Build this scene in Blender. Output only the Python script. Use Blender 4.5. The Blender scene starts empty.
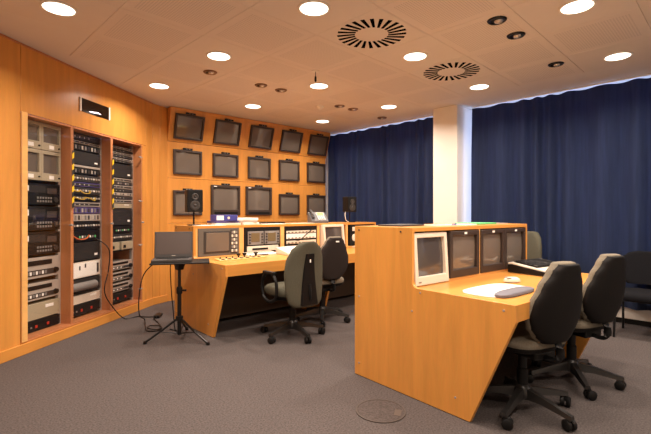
import bpy, bmesh, math, random
from mathutils import Vector, Matrix
random.seed(7)
PI = math.pi
scene = bpy.context.scene
C = scene.collection

# ------------------------------------------------------------------ camera
cam_d = bpy.data.cameras.new('camera')
cam = bpy.data.objects.new('camera', cam_d)
C.objects.link(cam)
cam.location = (0, 0, 1.27)
cam.rotation_euler = (math.radians(90), 0, math.radians(-45))
cam_d.sensor_width = 36
cam_d.lens = 36 * 420 / 651
cam_d.shift_y = -4 / 651
cam_d.clip_start = 0.05
scene.camera = cam

# ------------------------------------------------------------------ world, exposure
world = bpy.data.worlds.new('world')
scene.world = world
world.use_nodes = True
bg = world.node_tree.nodes['Background']
bg.inputs[0].default_value = (0.46, 0.60, 1.0, 1)
bg.inputs[1].default_value = 4.0
vs = scene.view_settings
vs.view_transform = 'Standard'
vs.look = 'None'
vs.gamma = 1
vs.use_curve_mapping = False
vs.exposure = 0.0

LAMP_W = 22.0
LAMP_COL = (1.0, 0.845, 0.72)
LAMP_SPREAD = math.radians(150)

# ------------------------------------------------------------------ materials
def lin(c):
    return tuple(((v / 255) / 12.92 if v <= 10 else (((v / 255) + 0.055) / 1.055) ** 2.4) for v in c)

MATS = {}
def mat(name, col, rough=0.5, metal=0.0, noise=0.0, scale=20.0, bump=0.0, bscale=200.0, spec=0.5, stretch=(1, 1, 1), coat=0.0):
    if name in MATS:
        return MATS[name]
    m = bpy.data.materials.new(name)
    m.use_nodes = True
    nt = m.node_tree
    b = nt.nodes['Principled BSDF']
    c = lin(col)
    b.inputs['Base Color'].default_value = (*c, 1)
    b.inputs['Roughness'].default_value = rough
    b.inputs['Metallic'].default_value = metal
    b.inputs['Specular IOR Level'].default_value = spec
    b.inputs['Coat Weight'].default_value = coat
    tc = nt.nodes.new('ShaderNodeTexCoord')
    mp = nt.nodes.new('ShaderNodeMapping')
    mp.inputs['Scale'].default_value = stretch
    nt.links.new(tc.outputs['Object'], mp.inputs[0])
    if noise:
        n = nt.nodes.new('ShaderNodeTexNoise')
        n.inputs['Scale'].default_value = scale
        n.inputs['Detail'].default_value = 4
        nt.links.new(mp.outputs[0], n.inputs['Vector'])
        r = nt.nodes.new('ShaderNodeValToRGB')
        r.color_ramp.elements[0].position = 0.3
        r.color_ramp.elements[1].position = 0.7
        r.color_ramp.elements[0].color = (*[v * (1 - noise) for v in c], 1)
        r.color_ramp.elements[1].color = (*[min(1, v * (1 + noise)) for v in c], 1)
        nt.links.new(n.outputs['Fac'], r.inputs[0])
        nt.links.new(r.outputs[0], b.inputs['Base Color'])
    if bump:
        n2 = nt.nodes.new('ShaderNodeTexNoise')
        n2.inputs['Scale'].default_value = bscale
        nt.links.new(mp.outputs[0], n2.inputs['Vector'])
        bp = nt.nodes.new('ShaderNodeBump')
        bp.inputs['Strength'].default_value = bump
        bp.inputs['Distance'].default_value = 0.01
        nt.links.new(n2.outputs['Fac'], bp.inputs['Height'])
        nt.links.new(bp.outputs[0], b.inputs['Normal'])
    MATS[name] = m
    return m

def wood(name, col, axis='z', rough=0.30, amount=0.10):
    if name in MATS:
        return MATS[name]
    m = bpy.data.materials.new(name)
    m.use_nodes = True
    nt = m.node_tree
    b = nt.nodes['Principled BSDF']
    c = lin(col)
    tc = nt.nodes.new('ShaderNodeTexCoord')
    mp = nt.nodes.new('ShaderNodeMapping')
    st = {'x': (0.5, 5, 5), 'y': (5, 0.5, 5), 'z': (5, 5, 0.5)}[axis]
    mp.inputs['Scale'].default_value = st
    nt.links.new(tc.outputs['Object'], mp.inputs[0])
    n = nt.nodes.new('ShaderNodeTexNoise')
    n.inputs['Scale'].default_value = 2.2
    n.inputs['Detail'].default_value = 5
    n.inputs['Distortion'].default_value = 0.6
    nt.links.new(mp.outputs[0], n.inputs['Vector'])
    r = nt.nodes.new('ShaderNodeValToRGB')
    r.color_ramp.elements[0].position = 0.3
    r.color_ramp.elements[1].position = 0.72
    r.color_ramp.elements[0].color = (*[v * (1 - amount) for v in c], 1)
    r.color_ramp.elements[1].color = (*[v * (1 + amount) for v in c], 1)
    nt.links.new(n.outputs['Fac'], r.inputs[0])
    n2 = nt.nodes.new('ShaderNodeTexNoise')
    n2.inputs['Scale'].default_value = 22
    n2.inputs['Detail'].default_value = 3
    nt.links.new(mp.outputs[0], n2.inputs['Vector'])
    mx = nt.nodes.new('ShaderNodeMix')
    mx.data_type = 'RGBA'
    mx.blend_type = 'MULTIPLY'
    mx.inputs['Factor'].default_value = 0.16
    nt.links.new(r.outputs[0], mx.inputs[6])
    nt.links.new(n2.outputs['Color'], mx.inputs[7])
    nt.links.new(mx.outputs[2], b.inputs['Base Color'])
    b.inputs['Roughness'].default_value = rough
    b.inputs['Specular IOR Level'].default_value = 0.45
    MATS[name] = m
    return m

def emit(name, col, strength):
    m = bpy.data.materials.new(name)
    m.use_nodes = True
    nt = m.node_tree
    b = nt.nodes['Principled BSDF']
    b.inputs['Base Color'].default_value = (0.8, 0.8, 0.8, 1)
    b.inputs['Emission Color'].default_value = (*col, 1)
    b.inputs['Emission Strength'].default_value = strength
    MATS[name] = m
    return m

def glass(name, tint=(1, 1, 1), refl=0.08):
    m = bpy.data.materials.new(name)
    m.use_nodes = True
    nt = m.node_tree
    nt.nodes.remove(nt.nodes['Principled BSDF'])
    out = nt.nodes['Material Output']
    t = nt.nodes.new('ShaderNodeBsdfTransparent')
    t.inputs[0].default_value = (*tint, 1)
    g = nt.nodes.new('ShaderNodeBsdfGlossy')
    g.inputs['Roughness'].default_value = 0.03
    f = nt.nodes.new('ShaderNodeLayerWeight')
    f.inputs[0].default_value = 0.5
    pw = nt.nodes.new('ShaderNodeMath'); pw.operation = 'POWER'; pw.inputs[1].default_value = 5
    nt.links.new(f.outputs['Facing'], pw.inputs[0])
    ma = nt.nodes.new('ShaderNodeMath'); ma.operation = 'MULTIPLY_ADD'; ma.inputs[1].default_value = 0.9; ma.inputs[2].default_value = 0.035
    nt.links.new(pw.outputs[0], ma.inputs[0])
    mx = nt.nodes.new('ShaderNodeMixShader')
    nt.links.new(ma.outputs[0], mx.inputs[0])
    nt.links.new(t.outputs[0], mx.inputs[1])
    nt.links.new(g.outputs[0], mx.inputs[2])
    nt.links.new(mx.outputs[0], out.inputs[0])
    MATS[name] = m
    return m

WOODC = (220, 152, 73)
W_Z = wood('beech_vertical', WOODC, 'z')
W_X = wood('beech_along', WOODC, 'x', rough=0.3)
W_EDGE = wood('beech_edge', (240, 185, 112), 'x')
W_RED = wood('beech_reddish', (206, 136, 88), 'z')
CARPET = mat('carpet', (88, 81, 79), 0.95, noise=0.36, scale=90, bump=0.5, bscale=260, spec=0.1)
CARPET2 = mat('carpet_lid', (86, 78, 75), 0.95, noise=0.30, scale=90, bump=0.5, bscale=260, spec=0.1)
PLASTER = mat('ceiling_plaster', (226, 217, 207), 0.9, noise=0.02, scale=3)
WHITE_WALL = mat('white_wall', (236, 230, 220), 0.85, noise=0.02, scale=4)
BLACK = mat('black_plastic', (20, 19, 19), 0.5, spec=0.25)
BLACKM = mat('black_metal', (22, 22, 23), 0.32, 0.3)
BASEM = mat('chair_base_black', (38, 36, 35), 0.32)
DGREY = mat('dark_grey_plastic', (52, 48, 46), 0.5)
BEZEL = mat('monitor_bezel', (58, 46, 40), 0.45)
SCREEN = mat('crt_glass', (112, 102, 92), 0.12, noise=0.06, scale=3, spec=0.6, coat=0.3)
SCREEN_D = mat('dark_glass', (74, 68, 65), 0.14, spec=0.6, coat=0.3)
CREAM = mat('cream_plastic', (226, 214, 196), 0.5)
GREYP = mat('grey_plastic', (128, 124, 120), 0.5)
SILVER = mat('silver_panel', (190, 180, 168), 0.42, 0.25)
BEIGEP = mat('beige_panel', (172, 160, 134), 0.5)
CHROME = mat('chrome', (205, 198, 190), 0.25, 0.55)
WHITE = mat('white_paper', (244, 240, 232), 0.7)
RED = mat('red_light', (190, 50, 30), 0.4)
BLUE = mat('blue_cover', (60, 66, 150), 0.5)
GREEN = mat('green_card', (96, 190, 120), 0.6)
PURPLE = mat('purple_panel', (78, 66, 120), 0.5)
YELLOW = mat('yellow_cable', (206, 170, 50), 0.5)
ORANGE = mat('orange_cable', (200, 95, 40), 0.5)
FAB_G = mat('olive_grey_fabric', (84, 82, 70), 0.95, noise=0.12, scale=120, bump=0.3, bscale=400, spec=0.1)
FAB_LIT = mat('lit_olive_fabric', (122, 114, 100), 0.95, noise=0.12, scale=120, bump=0.3, bscale=400, spec=0.1)  # lit copy of the olive grey fabric, strong lamp light painted into its colour
FAB_B = mat('dark_fabric', (27, 27, 30), 0.95, noise=0.15, scale=120, bump=0.3, bscale=400, spec=0.1)
SHELL = mat('chair_shell', (22, 19, 18), 0.6, spec=0.15)
WEAVE = mat('chair_back_weave', (46, 40, 38), 0.8, noise=0.12, scale=150, spec=0.15)
NAVY = mat('navy_curtain', (62, 73, 100), 0.9, noise=0.12, scale=6, stretch=(1, 6, 0.4), spec=0.12)
RUBBER = mat('grey_gel', (104, 102, 110), 0.6)
LCD = mat('phone_display', (170, 176, 96), 0.3)
GLOW = emit('lamp_glow', (1.0, 0.90, 0.74), 5.0)
LED = emit('clock_glow', (1.0, 0.85, 0.95), 2.0)
GLASS = glass('clear_glass')
WGLASS = glass('window_glass')
DARKIN = mat('rack_interior', (34, 28, 25), 0.8)

def perforated():
    m = bpy.data.materials.new('perforated_tile')
    m.use_nodes = True
    nt = m.node_tree
    b = nt.nodes['Principled BSDF']
    b.inputs['Roughness'].default_value = 0.9
    c = lin((226, 215, 204))
    tc = nt.nodes.new('ShaderNodeTexCoord')
    sx = nt.nodes.new('ShaderNodeSeparateXYZ')
    nt.links.new(tc.outputs['Object'], sx.inputs[0])
    def M(op, a, bb=None, cc=None):
        n = nt.nodes.new('ShaderNodeMath')
        n.operation = op
        for i, v in enumerate((a, bb, cc)):
            if v is None:
                continue
            if isinstance(v, (int, float)):
                n.inputs[i].default_value = v
            else:
                nt.links.new(v, n.inputs[i])
        return n.outputs[0]
    p = 0.020
    fs = []
    for o in (sx.outputs[0], sx.outputs[1]):
        fr = M('FRACT', M('ADD', M('DIVIDE', o, p), 100.5))
        fs.append(M('POWER', M('SUBTRACT', fr, 0.5), 2))
    r2 = M('ADD', fs[0], fs[1])
    hole = M('LESS_THAN', r2, 0.085)
    inx = M('LESS_THAN', M('ABSOLUTE', sx.outputs[0]), 0.275)
    iny = M('LESS_THAN', M('ABSOLUTE', sx.outputs[1]), 0.275)
    f = M('MULTIPLY', M('MULTIPLY', hole, inx), iny)
    mx = nt.nodes.new('ShaderNodeMix')
    mx.data_type = 'RGBA'
    nt.links.new(f, mx.inputs['Factor'])
    mx.inputs[6].default_value = (*c, 1)
    mx.inputs[7].default_value = (*[v * 0.78 for v in c], 1)
    nt.links.new(mx.outputs[2], b.inputs['Base Color'])
    MATS['perforated'] = m
    return m
PERF = perforated()
TILE = mat('plain_tile', (226, 216, 205), 0.9, noise=0.015, scale=5)

def hazard():
    m = bpy.data.materials.new('hazard_tape')
    m.use_nodes = True
    nt = m.node_tree
    b = nt.nodes['Principled BSDF']
    tc = nt.nodes.new('ShaderNodeTexCoord')
    w = nt.nodes.new('ShaderNodeTexWave')
    w.bands_direction = 'Z'
    mp = nt.nodes.new('ShaderNodeMapping')
    mp.inputs['Rotation'].default_value = (0, 0.7, 0)
    nt.links.new(tc.outputs['Object'], mp.inputs[0])
    nt.links.new(mp.outputs[0], w.inputs[0])
    w.inputs['Scale'].default_value = 3.6
    r = nt.nodes.new('ShaderNodeValToRGB')
    r.color_ramp.interpolation = 'CONSTANT'
    r.color_ramp.elements[0].color = (0.02, 0.02, 0.02, 1)
    r.color_ramp.elements[1].position = 0.5
    r.color_ramp.elements[1].color = (*lin((240, 200, 30)), 1)
    nt.links.new(w.outputs[0], r.inputs[0])
    nt.links.new(r.outputs[0], b.inputs['Base Color'])
    b.inputs['Roughness'].default_value = 0.5
    return m
TAPE = hazard()

# ------------------------------------------------------------------ builders
class B:
    def __init__(s):
        s.bm = bmesh.new()
    def box(s, x0, x1, y0, y1, z0, z1, bv=0.0, M=None, seg=2):
        t = bmesh.new()
        bmesh.ops.create_cube(t, size=1)
        bmesh.ops.scale(t, vec=(x1 - x0, y1 - y0, z1 - z0), verts=t.verts)
        bmesh.ops.translate(t, vec=((x0 + x1) / 2, (y0 + y1) / 2, (z0 + z1) / 2), verts=t.verts)
        if bv:
            bmesh.ops.bevel(t, geom=list(t.edges), offset=bv, segments=seg, affect='EDGES', profile=0.5)
        s.merge(t, M)
        return s
    def merge(s, t, M=None):
        if M is not None:
            bmesh.ops.transform(t, matrix=M, verts=t.verts)
        me = bpy.data.meshes.new('tmp')
        t.to_mesh(me)
        t.free()
        s.bm.from_mesh(me)
        bpy.data.meshes.remove(me)
    def prism(s, poly, axis, a, b, bv=0.0):
        """poly: 2-D points; axis 'x' -> (y,z), 'y' -> (x,z), 'z' -> (x,y)"""
        t = bmesh.new()
        def P(p, q):
            return {'x': (q, p[0], p[1]), 'y': (p[0], q, p[1]), 'z': (p[0], p[1], q)}[axis]
        va = [t.verts.new(P(p, a)) for p in poly]
        vb = [t.verts.new(P(p, b)) for p in poly]
        n = len(poly)
        t.faces.new(va)
        t.faces.new(vb[::-1])
        for i in range(n):
            t.faces.new((va[i], vb[i], vb[(i + 1) % n], va[(i + 1) % n]))
        bmesh.ops.recalc_face_normals(t, faces=t.faces)
        if bv:
            bmesh.ops.bevel(t, geom=list(t.edges), offset=bv, segments=1, affect='EDGES')
        s.merge(t)
        return s
    def lathe(s, prof, seg=16, c=(0, 0, 0), axis='z'):
        t = bmesh.new()
        rings = []
        for r, z in prof:
            ring = []
            for i in range(seg):
                a = 2 * PI * i / seg
                x, y = max(r, 1e-4) * math.cos(a), max(r, 1e-4) * math.sin(a)
                p = {'z': (x, y, z), 'x': (z, x, y), 'y': (x, z, y)}[axis]
                ring.append(t.verts.new((p[0] + c[0], p[1] + c[1], p[2] + c[2])))
            rings.append(ring)
        for k in range(len(rings) - 1):
            for i in range(seg):
                t.faces.new((rings[k][i], rings[k][(i + 1) % seg], rings[k + 1][(i + 1) % seg], rings[k + 1][i]))
        t.faces.new(rings[0])
        t.faces.new(rings[-1])
        bmesh.ops.recalc_face_normals(t, faces=t.faces)
        s.merge(t)
        return s
    def loft(s, rings, closed=False):
        t = bmesh.new()
        R = [[t.verts.new(p) for p in ring] for ring in rings]
        n = len(R[0])
        m = len(R)
        for k in range(m if closed else m - 1):
            for i in range(n):
                t.faces.new((R[k][i], R[k][(i + 1) % n], R[(k + 1) % m][(i + 1) % n], R[(k + 1) % m][i]))
        if not closed:
            t.faces.new(R[0])
            t.faces.new(R[-1])
        bmesh.ops.recalc_face_normals(t, faces=t.faces)
        s.merge(t)
        return s
    def tube(s, path, r, seg=8, closed=False, flat=1.0):
        pts = [Vector(p) for p in path]
        n = len(pts)
        rings = []
        up = Vector((0, 0, 1))
        for i, p in enumerate(pts):
            if closed:
                d = pts[(i + 1) % n] - pts[i - 1]
            else:
                d = pts[min(i + 1, n - 1)] - pts[max(i - 1, 0)]
            d.normalize()
            ref = up if abs(d.dot(up)) < 0.95 else Vector((1, 0, 0))
            a = d.cross(ref).normalized()
            b = a.cross(d).normalized()
            rr = r[i] if isinstance(r, (list, tuple)) else r
            rings.append([p + a * rr * math.cos(2 * PI * k / seg) + b * rr * flat * math.sin(2 * PI * k / seg) for k in range(seg)])
        s.loft(rings, closed)
        return s
    def obj(s, name, m, parent=None, smooth=None, loc=None, rot=None):
        me = bpy.data.meshes.new(name)
        s.bm.to_mesh(me)
        s.bm.free()
        me.materials.append(m)
        if smooth:
            for p in me.polygons:
                p.use_smooth = True
            me.set_sharp_from_angle(angle=math.radians(smooth))
        o = bpy.data.objects.new(name, me)
        C.objects.link(o)
        if parent:
            o.parent = parent
        if loc:
            o.location = loc
        if rot:
            o.rotation_euler = rot
        return o

def tag(o, label, cat, group=None):
    o['label'] = label
    o['category'] = cat
    if group:
        o['group'] = group
    return o

def thing(name, label, cat, loc=(0, 0, 0), rotz=0.0, group=None, rot=None):
    o = bpy.data.objects.new(name, None)
    o.empty_display_size = 0.1
    C.objects.link(o)
    o.location = loc
    o.rotation_euler = rot if rot else (0, 0, rotz)
    return tag(o, label, cat, group)

def struct(o):
    o['kind'] = 'structure'
    return o

def bezier(pts, n=10):
    """Catmull-Rom through the points"""
    P = [Vector(p) for p in pts]
    P = [2 * P[0] - P[1]] + P + [2 * P[-1] - P[-2]]
    out = []
    for i in range(1, len(P) - 2):
        for k in range(n):
            t = k / n
            a, b, c, d = P[i - 1], P[i], P[i + 1], P[i + 2]
            out.append(0.5 * ((2 * b) + (-a + c) * t + (2 * a - 5 * b + 4 * c - d) * t * t + (-a + 3 * b - 3 * c + d) * t ** 3))
    out.append(P[-2])
    return out

CEIL = 2.781
# frames
W0 = Vector((0.563, 4.442, 0)); WR = math.atan2(0.587, 0.8096)          # equipment wall: x along, y into the wall
M0 = Vector((2.75, 5.87, 0)); MR = math.atan2(-0.0684, 0.9977)          # monitor wall
DL0 = Vector((2.258, 4.792, 0)); DLR = math.atan2(-0.0507, 0.9987)      # far desk, back left corner
DR0 = Vector((2.512, 2.185, 0)); DRR = math.atan2(-0.0969, 0.9953)      # near desk, back left corner
def fr(o, r, x, y, z=0):
    return (o.x + x * math.cos(r) - y * math.sin(r), o.y + x * math.sin(r) + y * math.cos(r), z)

# ------------------------------------------------------------------ shell
XL, YB, XW = -1.218, -2.0, 6.05
room = [(XL, YB), (XW, YB), (XW, 5.62), fr(M0, MR, 3.3, 0)[:2], fr(M0, MR, -0.09, 0.0)[:2], fr(W0, WR, 2.28, 0)[:2], (XL, 3.15)]
f = struct(B().prism([(XL - .1, YB - .1), (XW + .1, YB - .1), (XW + .1, 6.6), (XL - .1, 6.6)], 'z', -0.08, 0.0).obj('floor', CARPET))
cl = struct(B().prism([(XL - .1, YB - .1), (XW + .1, YB - .1), (XW + .1, 6.6), (XL - .1, 6.6)], 'z', CEIL + 0.006, CEIL + 0.12).obj('ceiling', PLASTER))

# ceiling tiles
def inside_room(x, y, m):
    if x < XL + m or x > 5.52 or y < YB + m:
        return False
    dx, dy = x - W0.x, y - W0.y
    if -0.587 * dx + 0.8096 * dy > -m:
        return False
    dx, dy = x - M0.x, y - M0.y
    return 0.0684 * dx + 0.9977 * dy < -m - 0.12
tb = B(); tb.box(-0.3362, 0.3362, -0.3362, 0.3362, -0.006, 0.006, 0.0015, seg=1)
tproto = tb.obj('ceiling_tile', TILE, cl)
tile_mesh_plain = tproto.data
tile_mesh_perf = tile_mesh_plain.copy(); tile_mesh_perf.materials[0] = PERF
first = True
TX0, TY0, TP = 1.79, 1.90, 0.675
for i in range(-5, 7):
    for j in range(-6, 6):
        cx_, cy_ = TX0 + TP * (i + .5), TY0 + TP * (j + .5)
        if not all(inside_room(cx_ + a * .3345, cy_ + b * .3345, 0.02) for a in (-1, 1) for b in (-1, 1)):
            continue
        o = tproto if first else bpy.data.objects.new('ceiling_tile', tile_mesh_plain)
        o.data = tile_mesh_plain if (j % 2 == 0 and i % 2 == 0) or (j == 0) else tile_mesh_perf
        o.location = (cx_, cy_, CEIL + 0.0055)
        if not first:
            C.objects.link(o); o.parent = cl
        first = False

# outer walls out of view
struct(B().box(XL - .1, XL, YB - .1, 3.20, 0, CEIL + .01).obj('wall_side', WHITE_WALL))
struct(B().box(XL, XW, YB - .1, YB, 0, CEIL + .01).obj('wall_rear', WHITE_WALL))

# ---- equipment wall
wl = bpy.data.objects.new('wall_left', None); C.objects.link(wl); wl.location = W0; wl.rotation_euler = (0, 0, WR); struct(wl)
OP0, OP1, OZ0, OZ1 = 0.20, 2.04, 0.112, 2.172
def wp(x0, x1, z0, z1, m=W_Z, y0=0.0, y1=0.04):
    return B().box(x0, x1, y0, y1, z0, z1, 0.0025, seg=1).obj('wood_panel', m, wl)
wp(-1.02, 0.196, 0.0, CEIL); wp(-2.24, -1.026, 0.0, CEIL)
wp(OP0, 2.12, OZ1, CEIL); wp(OP1, 2.12, 0.0, OZ1 - .003); wp(2.124, 2.276, 0.0, CEIL); wp(OP0, OP1 - .003, 0.0, OZ0)
bl = struct(B().box(-2.24, 2.285, -0.014, 0.0, 0, 0.10, 0.004).obj('baseboard_left', W_X, loc=W0, rot=(0, 0, WR)))
struct(B().box(-2.24, 2.28, -0.012, 0.0, CEIL - .014, CEIL).obj('trim_1', W_RED, loc=W0, rot=(0, 0, WR)))
# facet between the equipment wall and the monitor wall
fa = Vector(fr(W0, WR, 2.28, 0)); fb = Vector(fr(M0, MR, -0.09, 0.0)); fl = (fb - fa).length; frr = math.atan2(fb.y - fa.y, fb.x - fa.x)
wf = bpy.data.objects.new('wall_corner', None); C.objects.link(wf); wf.location = fa; wf.rotation_euler = (0, 0, frr); struct(wf)
B().box(0, fl * .48, 0, .04, 0, CEIL, .002, seg=1).obj('wood_panel', W_Z, wf)
B().box(fl * .48 + .004, fl + .01, 0, .04, 0, CEIL, .002, seg=1).obj('wood_panel', W_Z, wf)
struct(B().box(0, fl - .01, -0.014, 0, 0, 0.10, .004).obj('baseboard_corner', W_X, loc=fa, rot=(0, 0, frr)))

# ---- monitor wall
wb = bpy.data.objects.new('wall_back', None); C.objects.link(wb); wb.location = M0; wb.rotation_euler = (0, 0, MR); struct(wb)
ML0, ML1 = -0.09, 2.925
SPLIT = 2.31
for z0, z1 in ((0.0, 1.12), (1.124, 1.775), (1.779, SPLIT - .006)):
    B().box(ML0, ML1, 0, .05, z0, z1, .0015, seg=1).obj('wood_panel', W_Z, wb)
FWD = 0.13
TILT = math.atan2(FWD, CEIL - SPLIT)
B().prism([(0, SPLIT), (-FWD, CEIL), (.30, CEIL), (.30, SPLIT)], 'x', ML0 + .004, ML1 + .02, .002).obj('tilted_panel', W_Z, wb)
B().box(ML1 - .03, ML1, .05, .35, 0, SPLIT, .002).obj('side_panel', W_Z, wb)
struct(B().box(ML0 - .3, 3.5, .36, .42, 0, CEIL).obj('wall_behind_monitors', WHITE_WALL, loc=M0, rot=(0, 0, MR)))

# ---- window wall
ww = bpy.data.objects.new('wall_right', None); C.objects.link(ww); struct(ww)
B().box(XW, XW + .1, YB, 6.2, 0, 0.75).obj('parapet', WHITE_WALL, ww)
B().box(XW, XW + .1, YB, 6.2, CEIL - .02, CEIL + .1).obj('lintel', WHITE_WALL, ww)
for y0, y1 in ((2.80, 3.30), (-2.0, -1.9), (5.75, 6.2)):
    B().box(XW, XW + .1, y0, y1, .75, CEIL - .02).obj('pier', WHITE_WALL, ww)
FRAME = mat('window_frame', (205, 205, 210), .5)
for k, (y0, y1) in enumerate(((-1.9, 2.80), (3.30, 5.75))):
    w = bpy.data.objects.new('window_%d' % (k + 1), None); C.objects.link(w); struct(w); w.location = (XW + .03, y0, 0.75)
    n = 4 if k == 0 else 2
    wd = (y1 - y0) / n
    for q in range(n + 1):
        B().box(0, .05, max(0, q * wd - .03), min(y1 - y0, q * wd + .03), 0, CEIL - .77, .004, seg=1).obj('mullion', FRAME, w)
    for q in range(n):
        B().box(.02, .026, q * wd + .03, (q + 1) * wd - .03, .0, CEIL - .77).obj('pane', WGLASS, w)
# pillar
struct(B().box(5.45, XW - .001, 2.85, 3.228, 0, CEIL + .005, .006).obj('wall_pillar', WHITE_WALL))
# white heater casing along the window wall with dark foot
hc = thing('heater_casing', 'long low white heater casing under the window behind navy curtain', 'heater', (5.84, -1.9, 0))
B().box(0, .2, 0, 4.72, .06, .55, .008).obj('casing', WHITE_WALL, hc)
B().box(.02, .2, 0, 4.72, 0, .06).obj('foot', BLACK, hc)
# curtains
def curtain(name, label, y0, y1, x, z0, z1, seed):
    rnd = random.Random(seed)
    n = int((y1 - y0) / 0.014)
    ph = 0; pts = []
    per = 0.27
    for i in range(n + 1):
        t = i / n
        ph += 2 * PI / (per * (1 + .45 * math.sin(t * 23 + seed))) * (y1 - y0) / n
        pts.append((y0 + (y1 - y0) * t, ph))
    rows = 8
    t = bmesh.new(); V = []
    for r in range(rows + 1):
        zz = z0 + (z1 - z0) * r / rows
        amp = (.016, .030, .040)[min(2, rows - r)] + .012 * (1 - r / rows)
        row = []
        for (y, p) in pts:
            row.append(t.verts.new((x + amp * math.sin(p) + .012 * (1 if r < rows else .3) * math.sin(p * .37 + seed + r * .15), y, zz - (0.006 * math.sin(p) if r == rows else 0))))
        V.append(row)
    for r in range(rows):
        for i in range(n):
            t.faces.new((V[r][i], V[r][i + 1], V[r + 1][i + 1], V[r + 1][i]))
    bmesh.ops.solidify(t, geom=list(t.faces), thickness=.004)
    b = B(); b.merge(t)
    th = thing(name, label, 'curtain', (0, 0, 0))
    b.obj('cloth', NAVY, th, smooth=60)
    B().box(x - .012, x + .012, y0, y1, CEIL - .012, CEIL + .003).obj('rail', WHITE_WALL, th)
    return th
curtain('curtain', 'navy pleated curtain hanging between the monitor wall and white pillar', 3.26, 5.74, 5.775, 0.12, CEIL - .03, 1)
curtain('curtain', 'navy pleated curtain hanging on the desk side of white pillar', -1.9, 2.76, 5.73, 0.20, CEIL - .03, 5)

# ------------------------------------------------------------------ ceiling fittings
def downlight(x, y, label):
    t = thing('downlight', label, 'ceiling light', (x, y, CEIL), 0, 'glowing ceiling downlights')
    B().lathe([(.104, 0.004), (.104, -.008), (.112, -.010), (.120, -.006), (.121, .004)], 28).obj('trim_ring', WHITE_WALL, t, smooth=40)
    B().lathe([(.103, 0.002), (.103, -.006), (.06, -.010), (.0, -.012)], 28).obj('diffuser', GLOW, t, smooth=60)
    ld = bpy.data.lights.new('downlight_lamp', 'AREA'); ld.shape = 'DISK'; ld.size = .19
    ld.energy = LAMP_W; ld.color = LAMP_COL; ld.spread = LAMP_SPREAD
    lo = bpy.data.objects.new('lamp', ld); C.objects.link(lo); lo.parent = t; lo.location = (0, 0, -.018)
GX = [0.80, 2.13, 3.47, 4.85]; GY = [0.87, 2.25, 3.58, 4.92]
for i, x in enumerate(GX):
    for j, y in enumerate(GY + [-0.50]):
        if i == 0 and j == 3:
            continue
        downlight(x, y, 'glowing round downlight, %s row from the monitor wall, %s from the window curtains' % ({3: 'first', 2: 'second', 1: 'third', 0: 'fourth', 4: 'fifth'}[j], ['fourth', 'third', 'second', 'first'][i]))
def spot(x, y, label):
    t = thing('spotlight', label, 'spotlight', (x, y, CEIL), 0, 'small dark ceiling spotlights')
    B().lathe([(.046, .0), (.048, -.010), (.066, -.012), (.074, -.004), (.074, .004)], 24).obj('trim_ring', BLACKM if y < 3 else mat('halogen_glint_ring', (120, 88, 64), .4, .3), t, smooth=40)  # long-desk rings coloured lighter brown, halogen reflection painted in
    B().lathe([(.047, .0), (.047, -.006), (.0, -.008)], 20).obj('housing', BLACK, t)
    B().lathe([(.0, -.006), (.034, -.008), (.030, -.018), (.0, -.024)], 16, (.010, -.008, 0)).obj('bulb', CHROME, t, smooth=60)
SPI = 0
for x, y in ((3.275, 1.376), (3.665, 1.378), (4.665, 1.36), (2.308, 4.055), (2.968, 4.045), (3.262, 4.036), (4.33, 4.05), (4.598, 4.033), (5.349, 4.08)):
    spot(x, y, 'small dark ceiling spotlight above the %s, %s from the window curtains' % (('shorter desk', ['third', 'second', 'first'][SPI]) if SPI < 3 else ('long desk side', ['sixth', 'fifth', 'fourth', 'third', 'second', 'first'][SPI - 3])))
    SPI += 1
def vent(x, y, label):
    t = thing('air_vent', label, 'air vent', (x, y, CEIL), 0)
    B().box(-.325, .325, -.325, .325, -.003, .0, .001, seg=1).obj('plate', TILE, t)
    sl = None
    for k in range(24):
        a = 2 * PI * k / 24
        if sl is None:
            sl = B().prism([(.145, -.010), (.295, -.0165), (.295, .0165), (.145, .010)], 'z', -.0055, -.002).obj('slot', mat('slot_black', (7, 6, 6), .9, spec=0.0), t); o = sl
        else:
            o = bpy.data.objects.new('slot', sl.data); C.objects.link(o); o.parent = t
        o.rotation_euler = (0, 0, a + .0)
        # swirl: shift sideways so the slots run tangentially
        o.location = (-.035 * math.sin(a), .035 * math.cos(a), 0)
        o.rotation_euler = (0, 0, a - .22)
    B().lathe([(.0, -.010), (.12, -.006), (.135, -.004), (.135, 0)], 32).obj('centre_disc', TILE, t, smooth=40)
vent(2.785, 2.235, 'round swirl air vent in ceiling, one downlight farther from white pillar')
vent(4.125, 2.225, 'round swirl air vent in ceiling, the one close to white pillar')
t = thing('smoke_detector', 'small round white smoke detector on ceiling near the tilted monitors', 'smoke detector', (4.14, 4.25, CEIL))
B().lathe([(.055, 0), (.055, -.015), (.048, -.022)], 24).obj('base', WHITE_WALL, t, smooth=40)
B().lathe([(.036, -.022), (.036, -.034), (.02, -.045), (.0, -.047)], 24).obj('sensor_head', WHITE_WALL, t, smooth=40)
t = thing('ceiling_microphone', 'thin dark microphone hanging on short stem below ceiling plate', 'microphone', (3.086, 3.236, CEIL))
B().lathe([(.04, 0), (.04, -.006), (.0, -.008)], 20).obj('plate', WHITE_WALL, t, smooth=40)
B().tube([(0, 0, -.008), (0, 0, -.06)], .004, 6).obj('stem', BLACKM, t)
B().lathe([(.006, -.055), (.011, -.065), (.012, -.105), (.006, -.115)], 12).obj('capsule', BLACK, t, smooth=40)

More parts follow.
